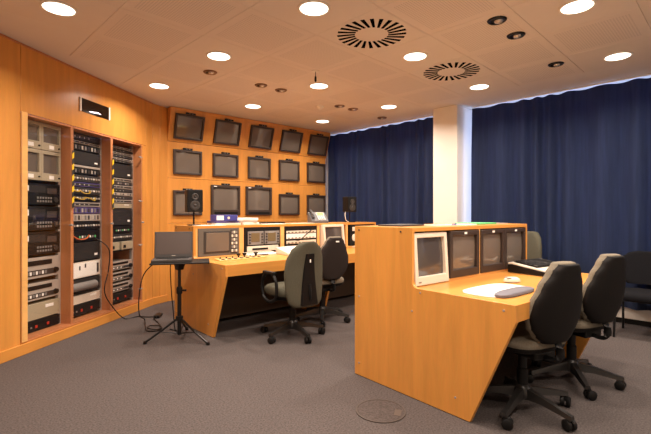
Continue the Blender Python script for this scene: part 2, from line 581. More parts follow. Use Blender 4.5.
# ------------------------------------------------------------------ wall monitors
ORD = ['first', 'second', 'third', 'fourth', 'fifth']
def wall_monitor(loc, rot, w, h, label, group, big=False):
    t = thing('wall_monitor', label, 'monitor', loc, rot=rot, group=group)
    bw = .030 if not big else .036
    lo = bw if not big else .085
    d = -.035
    bz = B()
    bz.box(-w / 2, w / 2, d, 0, h - bw * 1.1, h, .004); bz.box(-w / 2, w / 2, d, 0, 0, lo, .004)
    bz.box(-w / 2, -w / 2 + bw, d, 0, lo - .004, h - bw, .004); bz.box(w / 2 - bw, w / 2, d, 0, lo - .004, h - bw, .004)
    bz.obj('bezel', BEZEL, t)
    # bulged tube face
    n, m_ = 8, 6; tt = bmesh.new(); V = []
    x0, x1, z0, z1 = -w / 2 + bw * .8, w / 2 - bw * .8, lo * .9, h - bw * .9
    for j in range(m_ + 1):
        row = []
        for i in range(n + 1):
            u_, v_ = 2 * i / n - 1, 2 * j / m_ - 1
            row.append(tt.verts.new((x0 + (x1 - x0) * i / n, -.004 - .016 * (1 - u_ * u_ * .6 - v_ * v_ * .4), z0 + (z1 - z0) * j / m_)))
        V.append(row)
    for j in range(m_):
        for i in range(n):
            tt.faces.new((V[j][i], V[j][i + 1], V[j + 1][i + 1], V[j + 1][i]))
    b = B(); b.merge(tt); b.obj('screen', SCREEN, t, smooth=80)
    tg = B().box(-.07, .07, -.03, 0, h + .004, h + .030, .003).obj('tally_light', BLACK, t)
    for k in (-1, 1):
        B().box(k * .022 - .008, k * .022 + .008, -.032, -.029, h + .010, h + .024).obj('numeral_plate', GREYP, tg)
    if big:
        B().box(-w / 2 + .04, -w / 2 + .09, d - .001, d + .002, h - .028, h - .016).obj('badge', WHITE, t)
        B().box(-w / 2 + .05, w / 2 - .05, d - .002, d + .002, .015, .05, .001, seg=1).obj('control_strip', BLACK, t)
    return t
for k in range(5):
    x = .2075 + .6186 * k
    where = '%s from the equipment racks' % ORD[k]
    wall_monitor(fr(M0, MR, x, 0, 1.837), (0, 0, MR), .437, .36, 'dark framed monitor in the middle wall row, ' + where, 'monitor wall')
    big = k in (1, 2)
    if k == 0:
        lb = 'dark framed monitor in lowest wall row, behind the black loudspeaker'
    elif big:
        lb = 'larger monitor with control strip, lowest wall row, ' + where
    elif k == 3:
        lb = 'small framed monitor in lowest wall row, fourth from the equipment racks'
    else:
        lb = 'small framed monitor in lowest wall row behind the desk telephone'
    wall_monitor(fr(M0, MR, x + (0.0 if not big else (.0 if k == 1 else -.01)), 0, 1.237), (0, 0, MR), .437 if not big else .50, .365 if not big else .468, lb, 'monitor wall', big)
    zc = .045
    y_, z_ = -math.sin(TILT) * zc, SPLIT + math.cos(TILT) * zc
    wall_monitor(fr(M0, MR, x, y_, z_), (TILT, 0, MR), .44, .365, 'dark framed monitor in the tilted top row, ' + where, 'monitor wall')

# ------------------------------------------------------------------ equipment racks
DEP = 0.12
BAYS = ((.25, .79), (.83, 1.41), (1.45, 2.02))
RNAMES = ('rack with four small monitors', 'rack between two hazard-tape edges', 'rack nearest the monitor wall')
DOORS = ((.275, .790), (.794, 1.418), (1.422, 2.03))
for k, (a, b) in enumerate(BAYS):
    t = thing('equipment_rack', ('recessed wooden equipment rack holding the four small monitors', 'recessed wooden equipment rack, the middle one with yellow cables', 'recessed wooden equipment rack next to the monitor wall')[k], 'rack', fr(W0, WR, a, .0, OZ0), WR)
    w = b - a
    B().box(w, w + .04 if k < 2 else w + .02, .002, .55, .003, OZ1 - OZ0 - .004, .002, seg=1).obj('side_panel', W_RED, t)
    if k == 0:
        B().box(-.045, 0, .002, .55, .003, OZ1 - OZ0 - .004, .002, seg=1).obj('side_panel', W_Z, t)
    B().box(0, w, .52, .55, .003, OZ1 - OZ0 - .004).obj('back_panel', DARKIN, t)
    B().box(0, w, .002, .52, .0, .018).obj('bottom_panel', W_RED, t)
    B().box(0, w, .002, .52, OZ1 - OZ0 - .020, OZ1 - OZ0 - .004).obj('top_panel', W_RED, t)
    for q in (0.004, w - .034):
        B().box(q, q + .030, DEP - .004, DEP + .03, .018, OZ1 - OZ0 - .02).obj('rail', SILVER if q > .1 else DARKIN, t)
    # glass door
    da, db = DOORS[k][0] - a, DOORS[k][1] - a
    gd = B().box(da, db, -.010, -.004, .012, OZ1 - OZ0 - .012, .0015, seg=1).obj('glass_door', GLASS, t)
    B().lathe([(.0, -.046), (.012, -.045), (.013, -.03), (.006, -.026), (.006, -.010)], 14, (db - .03, 0, 1.147 - OZ0), 'y').obj('door_knob', CHROME, gd, smooth=40)
    if k == 2:
        for z in (2.0, 1.426, .854, .28):
            B().lathe([(.0, -.028), (.012, -.027), (.012, -.010)], 12, (db - .075, 0, z - OZ0), 'y').box(db - .075, db - .02, -.022, -.011, z - OZ0 - .008, z - OZ0 + .008, .002).obj('hinge', CHROME, gd)
    if k:
        B().box(da + .001, da + .026, -.0125, -.0102, 1.32 - OZ0, 1.915 - OZ0).obj('hazard_tape', TAPE, gd)
# light wooden stile left of first rack
struct(B().box(.203, .262, -.012, 0.0, OZ0, OZ1 + .004, .003).obj('trim_2', W_EDGE, loc=W0, rot=(0, 0, WR)))
struct(B().box(.263, 2.04, -.006, 0.0, OZ0 - .005, OZ0 + .010, .002).obj('trim_3', W_RED, loc=W0, rot=(0, 0, WR)))

def unit(k, z0, z1, name, label, cat, m, parts=None, group=None, deep=.25):
    a, b = BAYS[k]
    w = b - a - .075
    t = thing(name, label, cat, fr(W0, WR, a + .0375, DEP, z0), WR, group)
    h = z1 - z0
    B().box(0, w, .0, deep, 0.0015, h - .0015, .002, seg=1).obj('case', m, t)
    B().box(-.026, w + .026, -.004, 0, .002, h - .002, .001, seg=1).obj('front_plate', m, t)
    if parts:
        parts(t, w, h)
    return t
def fb_(t, x0, x1, z0, z1, m, name, d=.004, y=-.004):
    return B().box(x0, x1, y - d, y, z0, z1, min(.0012, d * .3), seg=1).obj(name, m, t)

def quad(t, w, h):
    for i in range(2):
        x0 = w * i / 2 - .01 + .01 * i; x1 = w * (i + 1) / 2 + .01 * i
        b = B()
        b.box(x0, x1, -.03, -.004, h - .035, h, .003); b.box(x0, x1, -.03, -.004, 0, .075, .003)
        b.box(x0, x0 + .025, -.03, -.004, .07, h - .03, .003); b.box(x1 - .025, x1, -.03, -.004, .07, h - .03, .003)
        f = b.obj('monitor_frame', BEIGEP, t)
        B().box(x0 + .025, x1 - .025, -.012, -.004, .075, h - .035, .002, seg=1).obj('screen', SCREEN, f)
        B().box((x0 + x1) / 2 - .03, (x0 + x1) / 2 + .03, -.032, -.03, .018, .055).obj('paper_label', WHITE, f)
        B().lathe([(.008, -.04), (.008, -.03)], 10, (x1 - .03, 0, .035), 'y').obj('knob', BLACK, f)
def vtr(t, w, h):
    fb_(t, .02, w - .16, h * .55, h * .88, DARKIN, 'cassette_slot', .003)
    fb_(t, .07, .11, h * .62, h * .86, WHITE, 'paper_label', .004, -.007)
    fb_(t, w - .14, w - .02, h * .52, h * .8, SCREEN_D, 'display')
    for r in range(2):
        for i in range(6):
            fb_(t, w - .26 + i * .032, w - .24 + i * .032, h * (.12 + .16 * r), h * (.21 + .16 * r), GREYP, 'button')
    B().lathe([(.026, -.020), (.028, -.012), (.028, -.004)], 16, (w - .04, 0, h * .25), 'y').obj('jog_dial', DGREY, t, smooth=40)
def vtr_s(t, w, h):
    fb_(t, .10, w - .08, h * .62, h * .86, BLACK, 'cassette_slot', .005)
    fb_(t, .03, .09, h * .60, h * .70, WHITE, 'paper_label')
    fb_(t, .02, w - .02, h * .12, h * .40, DGREY, 'control_strip', .003)
    for i in range(8):
        fb_(t, .05 + i * .035, .072 + i * .035, h * .18, h * .34, (WHITE, GREYP)[i % 2], 'button', .004, -.007)
    B().lathe([(.024, -.026), (.026, -.01), (.026, -.004)], 16, (w - .035, 0, h * .3), 'y').obj('jog_dial', BLACK, t, smooth=40)
def beige(t, w, h):
    fb_(t, .02, .09, h * .45, h * .75, WHITE, 'paper_label')
    fb_(t, w - .16, w - .06, h * .6, h * .8, WHITE, 'paper_label')
    for x in (.0, w):
        for z in (.2, .8):
            B().lathe([(.005, -.007), (.005, -.004)], 8, (x, 0, h * z), 'y').obj('screw', CHROME, t)
def reds(t, w, h):
    for x in (.42, .72):
        fb_(t, w * x - .012, w * x + .012, h * .3, h * .55, RED, 'switch', .008)
    for i in range(3):
        fb_(t, .03 + i * .05, .05 + i * .05, h * .35, h * .5, GREYP, 'socket')
def thin(t, w, h):
    fb_(t, .01, w - .01, h * .25, h * .75, (DGREY), 'recess_strip', .002)
    for i in range(5):
        fb_(t, .04 + i * .07, .05 + i * .07, h * .35, h * .6, WHITE, 'indicator', .004)
def patch(t, w, h):
    n = 12
    for i in range(n):
        B().lathe([(.011, -.014), (.011, -.004)], 10, (w * (i + .5) / n, 0, h * .5), 'y').obj('socket', SILVER if i % 3 else WHITE, t)
def dark(t, w, h):
    fb_(t, .02, w - .02, .006, h - .006, DARKIN, 'cover_plate', .002)
    fb_(t, w - .09, w - .04, h * .2, h * .32, WHITE, 'badge', .003)
def white_panel(t, w, h):
    fb_(t, .02, w - .02, .012, h - .012, WHITE, 'paper_sheet', .001)
    fb_(t, w * .35, w * .39, h * .5, h * .75, DGREY, 'latch'); fb_(t, w * .52, w * .56, h * .6, h * .85, DGREY, 'latch')
    fb_(t, w - .05, w - .03, h * .2, h * .8, DGREY, 'handle', .012)
def boxes(t, w, h):
    for i, (a, b) in enumerate(((.02, .20), (.24, w - .02))):
        q = B().box(a, b, -.04, -.004, .02, h - .01, .006).obj('power_block', BEIGEP, t)
        fb_(t, a + .03, a + .08, h * .3, h * .6, BLACK, 'socket', .004, -.04)
def lights(t, w, h):
    for i in range(7):
        fb_(t, w * .35 + i * .04, w * .35 + .022 + i * .04, h * .3, h * .5, (GREEN, WHITE, GREYP)[i % 3], 'indicator')
    fb_(t, .02, .10, h * .25, h * .7, DGREY, 'display')
def fan(t, w, h):
    t2 = B().tube([(.0, -.02, h / 2), (w * .8, -.02, h / 2)], .045, 12).obj('drum', GREYP, t, smooth=60)
def multi(t, w, h):
    for i in range(10):
        fb_(t, .015 + i * w / 10.2, .04 + i * w / 10.2, h * .2, h * .8, (DGREY, SILVER, GREYP)[i % 3], 'module')

R0, R1, R2 = 0, 1, 2
unit(0, 1.885, 2.145, 'monitor_pair', 'pair of small beige monitors topmost in its rack', 'monitor', BEIGEP, quad)
unit(0, 1.585, 1.880, 'monitor_pair', 'pair of small beige monitors just above the black tape decks', 'monitor', BEIGEP, quad)
unit(0, 1.350, 1.560, 'tape_deck', 'black video tape deck directly under the small beige monitors', 'tape deck', BLACK, vtr, 'black tape decks')
unit(0, 1.100, 1.335, 'tape_deck', 'black video tape deck, middle one of three stacked', 'tape deck', BLACK, vtr, 'black tape decks')
unit(0, 0.865, 1.085, 'tape_deck', 'black video tape deck directly above the silver decks', 'tape deck', BLACK, vtr, 'black tape decks')
unit(0, 0.640, 0.840, 'tape_deck', 'silver video deck with long black slot under black decks', 'tape deck', SILVER, vtr_s, 'silver tape decks')
unit(0, 0.430, 0.595, 'tape_deck', 'silver video deck with jog dial above the beige panel', 'tape deck', SILVER, vtr_s, 'silver tape decks')
unit(0, 0.245, 0.400, 'blank_panel', 'plain beige blank panel with white paper labels near rack bottom', 'rack panel', BEIGEP, beige)
unit(0, 0.134, 0.240, 'power_strip', 'black power panel with red switches below beige panel', 'power panel', BLACK, reds)
M_ = 'rack with yellow cables'
unit(1, 2.065, 2.145, 'rack_module', 'dark rack module at the very top above yellow cables', 'rack unit', DARKIN, thin)
unit(1, 2.030, 2.062, 'rack_module', 'thin silver rack strip beneath the topmost dark module', 'rack unit', SILVER, thin)
unit(1, 1.955, 2.025, 'rack_module', 'dark rack module between thin silver strips, upper cable rack', 'rack unit', BLACK, multi)
unit(1, 1.800, 1.950, 'rack_module', 'tall plain black rack module, upper part of cable rack', 'rack unit', BLACK, dark)
unit(1, 1.770, 1.797, 'rack_module', 'bright silver strip under tall plain black rack module', 'rack unit', SILVER, None)
unit(1, 1.700, 1.765, 'rack_module', 'black rack module with small tiles above purple strip', 'rack unit', BLACK, multi)
unit(1, 1.615, 1.690, 'rack_module', 'grey silver rack module with sockets above purple strip', 'rack unit', DGREY, patch)
unit(1, 1.560, 1.610, 'rack_module', 'thin purple rack strip above the yellow cables', 'rack unit', PURPLE, thin)
unit(1, 1.480, 1.555, 'patch_bay', 'patch bay with sockets feeding the upper yellow cables', 'patch bay', DGREY, patch)
unit(1, 1.395, 1.475, 'patch_bay', 'patch bay with sockets feeding the lower yellow cables', 'patch bay', BLACK, patch)
unit(1, 1.340, 1.390, 'rack_module', 'thin silver strip right above the wide purple unit', 'rack unit', SILVER, thin)
unit(1, 1.262, 1.335, 'rack_module', 'wide purple blue rack unit with small tiles', 'rack unit', PURPLE, multi)
unit(1, 1.180, 1.258, 'rack_module', 'silver rack unit with dark tiles under purple unit', 'rack unit', SILVER, multi)
unit(1, 1.085, 1.175, 'patch_bay', 'black patch bay with row of bright sockets, mid height', 'patch bay', BLACK, patch)
unit(1, 0.955, 1.080, 'rack_module', 'black rack unit behind the orange cable', 'rack unit', BLACK, lights)
unit(1, 0.745, 0.950, 'rack_module', 'tall plain black cover above the white paper panel', 'rack unit', BLACK, dark)
unit(1, 0.555, 0.730, 'document_drawer', 'white paper covered panel with dark handle in rack', 'rack panel', CREAM, white_panel)
unit(1, 0.390, 0.540, 'cable_drum', 'grey rounded roller in rack below white panel', 'roller', DARKIN, fan)
unit(1, 0.275, 0.370, 'rack_module', 'pale silver rack unit below the grey roller', 'rack unit', CREAM, beige)
unit(1, 0.150, 0.265, 'power_strip', 'black power panel with red switches below grey roller', 'power panel', BLACK, reds)
zz = [2.105, 2.07, 2.035, 2.00, 1.965, 1.93, 1.90]
for i in range(6):
    unit(2, zz[i + 1] + .002, zz[i] - .002 + .0, 'rack_module', 'thin %s rack strip in the upper stack near monitor wall, %s from its top' % (('silver', 'dark')[i % 2], (ORD + ['sixth'])[i]), 'rack unit', (SILVER, BLACK)[i % 2], thin)
unit(2, 1.715, 1.890, 'rack_module', 'tall black rack module between two stacks of silver strips', 'rack unit', BLACK, dark)
zz = [1.71, 1.665, 1.62, 1.575, 1.53, 1.485, 1.44, 1.395]
for i in range(7):
    unit(2, zz[i + 1] + .002, zz[i] - .002, 'rack_module', 'thin %s rack strip below tall black module, %s from it' % (('silver', 'dark')[i % 2], (ORD + ['sixth', 'seventh'])[i]), 'rack unit', (SILVER, DGREY)[i % 2], multi if i % 3 == 1 else thin)
unit(2, 1.330, 1.390, 'blank_panel', 'plain beige strip under the stack of silver rack strips', 'rack panel', BEIGEP, beige)
unit(2, 1.115, 1.322, 'rack_module', 'plain tall black cover under the plain beige strip', 'rack unit', BLACK, dark)
unit(2, 1.015, 1.110, 'rack_module', 'black rack unit with small green and white lights', 'rack unit', BLACK, lights)
unit(2, 0.925, 1.010, 'patch_bay', 'dark patch bay right above the beige power blocks', 'patch bay', DARKIN, patch)
unit(2, 0.790, 0.920, 'power_shelf', 'rack shelf carrying two beige power blocks', 'rack unit', DARKIN, boxes)
for i, (a, b) in enumerate(((.560, .665), (.425, .530), (.290, .395))):
    unit(2, a, b, 'silver_player', 'silver rack player with dark control strip, %s of three stacked' % ('uppermost', 'middle', 'lowest')[i], 'player', SILVER, vtr_s, 'three silver players')
unit(2, 0.160, 0.265, 'power_strip', 'black power panel with red switches below silver players', 'power panel', BLACK, reds)
# cables in the middle rack
for i in range(4):
    z = 1.52 - .075 * (i % 2) ; x = .88 + .08 * i
    p = [fr(W0, WR, x, DEP - .012, z), fr(W0, WR, x + .05, DEP - .035, z - .01 - .012 * (i % 3)), fr(W0, WR, x + .12, DEP - .04, z - .018 - .006 * i), fr(W0, WR, x + .16, DEP - .012, z + .0)]
    tag(B().tube(bezier(p, 6), .006, 6).obj('patch_cable', YELLOW, smooth=60), 'short yellow patch cable looping between sockets in middle rack', 'cable', 'yellow patch cables')
p = [fr(W0, WR, .88, DEP - .02, 1.06), fr(W0, WR, .98, DEP - .04, .99), fr(W0, WR, 1.10, DEP - .04, .985), fr(W0, WR, 1.18, DEP - .02, 1.02)]
tag(B().tube(bezier(p, 6), .008, 6).obj('patch_cable', ORANGE, smooth=60), 'orange cable drooping across the black rack unit', 'cable')
# long black cable from the middle rack down to floor
p = [fr(W0, WR, 1.25, DEP - .02, 1.0), fr(W0, WR, 1.33, -.03, .86), fr(W0, WR, 1.33, -.03, .62), fr(W0, WR, 1.26, -.03, .38), fr(W0, WR, 1.40, -.04, .16), fr(W0, WR, 1.50, -.12, .012), (2.00, 5.24, .008), (2.09, 5.12, .008), (2.16, 5.075, .012)]
tag(B().tube(bezier(p, 8), .006, 6).obj('floor_cable', BLACK, smooth=60), 'black cable hanging from middle rack down to the carpet', 'cable')

# sign window above the racks
sg = thing('display_window', 'black display window with pale end strips above the racks', 'display', fr(W0, WR, .918, 0, 2.352), WR)
B().box(.012, .448, -.006, 0, 0, .145, .002, seg=1).obj('glass_face', mat('black_gloss', (20, 12, 10), .08), sg)
B().box(-.012, .012, -.012, 0, -.002, .147, .002, seg=1).obj('end_strip', CREAM, sg)
B().box(.448, .468, -.012, 0, -.002, .147, .002, seg=1).obj('end_strip', WHITE, sg)
B().tube([(.13, -.008, .022), (.20, -.008, .028), (.26, -.008, .036), (.31, -.008, .032)], [.004, .008, .008, .004], 8).obj('lit_tube', LED, sg)

# ------------------------------------------------------------------ desks
def desk(name, label, o, r, L, hut, front, foot, ht, zt, div, fas, mid=()):
    t = thing(name, label, 'desk', (o.x, o.y, 0), r)
    th = .028
    def prof():
        R = .045
        p = [(0, .004), (0, ht), (-hut, ht), (-hut, zt + R)]
        for k in range(1, 6):
            a = k / 6 * PI / 2
            p.append((-hut - R * (1 - math.cos(a)), zt + R * (1 - math.sin(a))))
        p += [(-hut - R, zt), (-front, zt), (-front, zt - fas), (-foot, .004)]
        return p
    for x in (0, L - th):
        e = B().prism(prof(), 'x', x, x + th, .0015).obj('end_panel', W_Z, t)
        xs = x - .001 if x == 0 else x + th + .001
        for (y, z) in ((-.05, ht - .03), (-hut + .10, ht - .03), (-.05, .62), (-hut + .0, zt - .16), (-hut - .07, zt - .025), (-front + .07, zt - .04), (-.05, .1), (-foot + .1, .12)):
            B().lathe([(.007, -.002), (.007, .002)], 10, (xs, y, z), 'x').obj('screw', CHROME if z < zt else DGREY, e)
    B().box(th, L - th, -hut, 0, ht - .028, ht - .0005, .001, seg=1).obj('hutch_top', W_X, t)
    B().box(th, L - th, -front + .02, -.02, zt - .03, zt - .001).obj('worktop', W_X, t)
    B().box(th, L - th, -front + .001, -front + .022, zt - fas, zt - .0012, .001, seg=1).obj('front_fascia', W_X, t)
    B().box(th, L - th, -.02, -.002, .02, ht - .03).obj('back_panel', W_Z, t)
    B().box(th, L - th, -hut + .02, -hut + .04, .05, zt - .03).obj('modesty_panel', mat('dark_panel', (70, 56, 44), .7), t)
    B().box(th, L - th, -hut, -hut + .03, zt - .0, zt + .018, .001, seg=1).obj('hutch_lip', W_EDGE, t)
    for x0, x1 in div:
        B().box(x0, x1, -hut + .001, -.03, zt, ht - .028, .001, seg=1).obj('divider', W_EDGE, t)
    for x in mid:
        B().prism([(-.05, .004), (-.05, zt - .03), (-front + .06, zt - .03), (-front + .06, zt - fas), (-foot - .0, .004)], 'x', x, x + .028).obj('support_panel', W_Z, t)
    return t
L_L, L_HUT, L_FRONT, L_FOOT, L_HT, L_ZT = 3.03, .51, 1.225, .966, 1.125, .762
R_L, R_HUT, R_FRONT, R_FOOT, R_HT, R_ZT = 1.69, .57, 1.294, 1.01, 1.168, .758
desk('control_desk', 'long beech control desk with raised shelf facing the monitor wall', DL0, DLR, L_L, L_HUT, L_FRONT, L_FOOT, L_HT, L_ZT,
     [(.028, .05), (.575, .635), (1.175, 1.235), (1.80, 1.845), (2.36, 2.40)], .115, (1.5,))
desk('control_desk', 'shorter beech control desk with white and black monitors on it', DR0, DRR, R_L, R_HUT, R_FRONT, R_FOOT, R_HT, R_ZT, [(.852, .868)], .098)

def onL(x, t_, z): return fr(DL0, DLR, x, -t_, z)
def onR(x, t_, z): return fr(DR0, DRR, x, -t_, z)

# ---- desk monitors
def crt(name, label, loc, rotz, w, h, m, lean=0.0, dep=.36, group=None, screen=SCREEN, chin=.06, tagm=None):
    t = thing(name, label, 'monitor', loc, rot=(-lean, 0, rotz), group=group)
    bw = .035
    b = B()
    b.box(0, w, 0, .05, h - bw, h, .005); b.box(0, w, 0, .05, 0, chin, .005); b.box(0, bw, 0, .05, chin - .006, h - bw + .006, .005); b.box(w - bw, w, 0, .05, chin - .006, h - bw + .006, .005)
    b.obj('bezel', m, t)
    rg = []
    for y, sx, z0, z1 in ((.04, 1, .004, h - .004), (.10, .98, .01, h - .01), (.22, .8, .03, h - .05), (dep, .5, .06, h - .11)):
        rg.append([(w / 2 - w * sx / 2, y, z0), (w / 2 + w * sx / 2, y, z0), (w / 2 + w * sx / 2, y, z1), (w / 2 - w * sx / 2, y, z1)])
    B().loft(rg).obj('housing', m, t)
    n, q = 8, 6; tt = bmesh.new(); V = []
    for j in range(q + 1):
        V.append([tt.verts.new((bw * .8 + (w - 1.6 * bw) * i / n, .030 - .016 * (1 - (2 * i / n - 1) ** 2 * .6 - (2 * j / q - 1) ** 2 * .4), chin * .9 + (h - bw * .9 - chin * .9) * j / q)) for i in range(n + 1)])
    for j in range(q):
        for i in range(n):
            tt.faces.new((V[j][i], V[j][i + 1], V[j + 1][i + 1], V[j + 1][i]))
    b = B(); b.merge(tt); b.obj('screen', screen, t, smooth=80)
    if tagm:
        B().box(w / 2 - .018, w / 2 + .018, -.002, .002, h - .026, h - .010).obj('paper_label', tagm, t)
    else:
        B().box(.03, .06, -.002, .001, .02, .028).obj('badge', GREYP, t)
    return t
crt('computer_monitor', 'white computer monitor standing on the shorter desk', onR(.030, .582, R_ZT + .004), DRR, .39, .368, CREAM, .06, .33, chin=.062, screen=SCREEN_D)
for k in range(3):
    x = (.443, .872, 1.263)[k]
    crt('studio_monitor', ('black framed monitor on shorter desk, next to the white monitor', 'black framed monitor on shorter desk, between two black ones', 'black framed monitor on shorter desk, nearest the keyboard')[k], onR(x, .578, R_ZT + .0185), DRR, (.405, .385, .385)[k], .355, BEZEL, 0.0, .40, group='black desk monitors', chin=.06, tagm=WHITE)
# far desk bays
t = thing('picture_monitor', 'wide grey monitor with button column built into long desk', 'monitor', onL(.056, .512, L_ZT + .019), DLR)
w, h = .512, .315
B().box(0, w, 0, .3, 0, h, .004).obj('case', mat('warm_grey_case', (98, 92, 84), .5), t)
B().box(.065, .39, -.006, 0, .035, h - .035, .004).obj('screen_frame', DGREY, t)
B().box(.09, .375, -.010, -.004, .05, h - .05, .004).obj('screen', SCREEN, t)
B().box(.40, .49, -.006, 0, .02, h - .02, .003).obj('button_panel', DGREY, t)
for i in range(3):
    for j in range(6):
        B().box(.408 + i * .027, .430 + i * .027, -.011, -.005, .035 + j * .043, .065 + j * .043, .002, seg=1).obj('button', (CREAM, GREYP)[(i + j) % 2], t)
t = thing('waveform_rack', 'black rack insert with two small green screens in long desk', 'rack unit', onL(.645, .512, L_ZT + .019), DLR)
B().box(0, .52, 0, .3, 0, .312, .004).obj('case', BLACK, t)
for k in range(2):
    x = .04 + .24 * k
    f = B().box(x, x + .225, -.012, 0, .10, .265, .004).obj('scope', GREYP, t)
    B().box(x + .045, x + .165, -.015, -.011, .135, .245, .003).obj('screen', mat('scope_screen', (112, 98, 72), .2), f)
    for j in range(4):
        for q in (.012, .188):
            B().lathe([(.010, -.024), (.011, -.012)], 10, (x + q + .012, 0, .125 + j * .035), 'y').obj('knob', DGREY, f)
B().box(.03, .49, -.010, 0, .02, .085, .003).obj('lower_panel', CREAM, t)
B().box(.10, .33, -.014, -.009, .035, .06, .002, seg=1).obj('slot', BLACK, t)
t = thing('patch_rack', 'black rack insert with pale labelled strips in long desk', 'rack unit', onL(1.245, .512, L_ZT + .019), DLR)
B().box(0, .545, 0, .3, 0, .312, .004).obj('case', BLACK, t)
for j, (a, b) in enumerate(((.225, .255), (.150, .215), (.085, .125), (.02, .06))):
    f = B().box(.02, .525, -.008, 0, a, b, .002, seg=1).obj('label_strip', (CREAM, WHITE, CREAM, SILVER)[j], t)
    for i in range(8):
        B().box(.04 + i * .06, .07 + i * .06, -.011, -.007, a + .006, a + .016).obj('socket', BLACK, f)
tag(B().tube(bezier([onL(1.32, .53, .93), onL(1.45, .55, .91), onL(1.58, .55, .99), onL(1.70, .525, 1.05)], 6), .006, 6).obj('patch_cable', BLACK, smooth=60), 'black patch cable across the pale strips in long desk', 'cable')
crt('computer_monitor', 'white computer monitor leaning in the long desk behind dark chair', onL(1.865, .60, L_ZT + .004), DLR, .40, .345, CREAM, .12, .33, chin=.06, screen=SCREEN_D)
t = thing('intercom_unit', 'black unit with round pale speakers in long desk end', 'intercom', onL(2.44, .512, L_ZT + .019), DLR)
B().box(0, .5, 0, .3, 0, .312, .004).obj('case', BLACK, t)
for i in range(2):
    B().lathe([(.0, -.012), (.05, -.010), (.055, -.0)], 20, (.10 + .15 * i, 0, .12), 'y').obj('speaker_cone', CREAM, t, smooth=40)
B().box(.05, .40, -.008, 0, .22, .28, .003).obj('label_strip', CREAM, t)

# ---- far desk top things
def speaker(label, loc, rz, w, d, h, pole):
    t = thing('loudspeaker', label, 'loudspeaker', loc, rz)
    B().box(-.07, .07, -.06, .06, 0, .012, .004).obj('foot_plate', BLACKM, t)
    B().tube([(0, 0, .01), (0, 0, pole)], .010, 8).obj('pole', BLACKM, t)
    B().box(-w / 2, w / 2, -d / 2, d / 2, pole, pole + h, .010).obj('cabinet', BLACK, t)
    for z, r in ((.68, .038), (.30, .055)):
        B().lathe([(r, -d / 2), (r, -d / 2 - .005), (r * .82, -d / 2 - .008), (r * .35, -d / 2 - .002), (r * .2, -d / 2 - .010), (0, -d / 2 - .013)], 20, (0, 0, pole + h * z), 'y').obj('driver_cone', DGREY, t, smooth=40)
    return t
speaker('black loudspeaker on thin pole at the laptop end of long desk', onL(.125, .25, L_HT), DLR - .25, .175, .175, .26, .155)
speaker('black loudspeaker on thin pole in front of navy curtain', onL(2.70, .25, L_HT), DLR - .25, .16, .17, .24, .16)
tag(B().tube(bezier([onL(2.64, .22, 1.30), onL(2.58, .27, 1.24), onL(2.57, .30, 1.16), onL(2.60, .33, 1.131)], 6), .005, 6).obj('speaker_cable', CREAM, smooth=60), 'pale cable hanging from loudspeaker by the curtain', 'cable')
# desk phone
t = thing('desk_phone', 'silver grey desk telephone with green display on desk shelf', 'telephone', onL(2.03, .26, L_HT), DLR - .35)
B().prism([(-.10, .0), (.10, .0), (.10, .15), (.07, .16), (-.10, .035)], 'x', -.13, .13, .004).obj('body', mat('phone_grey', (98, 98, 100), .5), t)
sl = math.atan2(.125, .17)
MX = Matrix.Translation((0, -.10, .035)) @ Matrix.Rotation(sl, 4, 'X')
def pb(x0, x1, y0, y1, z1, m, n): B().box(x0, x1, y0, y1, -.001, z1, .002, M=MX, seg=1).obj(n, m, t)
pb(-.02, .10, .12, .19, .006, CREAM, 'display_frame'); pb(-.008, .088, .13, .18, .008, LCD, 'display')
for i in range(4):
    for j in range(4):
        pb(-.02 + i * .03, .0 + i * .03, .02 + j * .024, .036 + j * .024, .007, WHITE, 'key')
hb = B().tube([(-.095, -.075, .075), (-.095, -.05, .11), (-.095, .03, .17), (-.095, .06, .175)], [.022, .018, .018, .024], 8).obj('handset', DGREY, t, smooth=60)
# folders and papers
t = thing('ring_binder', 'blue and white ring binder lying on long desk shelf', 'binder', onL(.50, .27, L_HT + .052), DLR - .2)
B().box(-.13, .13, -.13, .13, 0, .070, .004).obj('cover', BLUE, t)
B().box(-.12, .132, -.127, .127, .008, .062).obj('pages', WHITE, t)
B().box(-.125, -.04, -.132, -.129, .008, .062).obj('spine_label', WHITE, t)
B().lathe([(.016, -.132), (.016, -.129)], 14, (.02, 0, .035), 'y').obj('finger_hole', CREAM, t)
for k, (x, tt_, z, rz, w, d, h, c, lb) in enumerate(((.50, .28, 0, -.1, .32, .27, .025, CREAM, 'cream magazine under the blue ring binder'), (.49, .27, .025, .05, .30, .24, .027, PURPLE, 'purple folder directly under the blue ring binder'),
        (.80, .27, 0, .12, .24, .26, .028, WHITE, 'white magazine at the bottom of pile beside binder'), (.79, .27, .028, -.08, .23, .25, .026, SILVER, 'grey magazine in the pile beside blue binder'), (.80, .27, .054, .1, .22, .25, .030, WHITE, 'topmost white magazine of the pile beside blue binder'))):
    b = B().box(-w / 2, w / 2, -d / 2, d / 2, 0, h, .002, seg=1)
    tag(b.obj('magazine', c, loc=onL(x, tt_, L_HT + z), rot=(0, 0, DLR + rz)), lb, 'magazine')
tag(B().box(-.16, .16, -.10, .10, 0, .006, .001, seg=1).obj('paper_stack', WHITE, loc=onL(.24, .41, L_HT), rot=(0, 0, DLR)), 'white paper stack at the laptop end of desk shelf', 'paper')
tag(B().box(-.22, .22, -.08, .08, 0, .022, .004).obj('black_folder', BLACK, loc=onL(1.20, .20, L_HT), rot=(0, 0, DLR)), 'long flat black folder on the long desk shelf', 'folder')
tag(B().box(-.18, .18, -.07, .07, 0, .006, .001, seg=1).obj('paper_stack', WHITE, loc=onL(1.12, .40, L_HT), rot=(0, 0, DLR + .1)), 'white papers in front of flat black folder', 'paper')
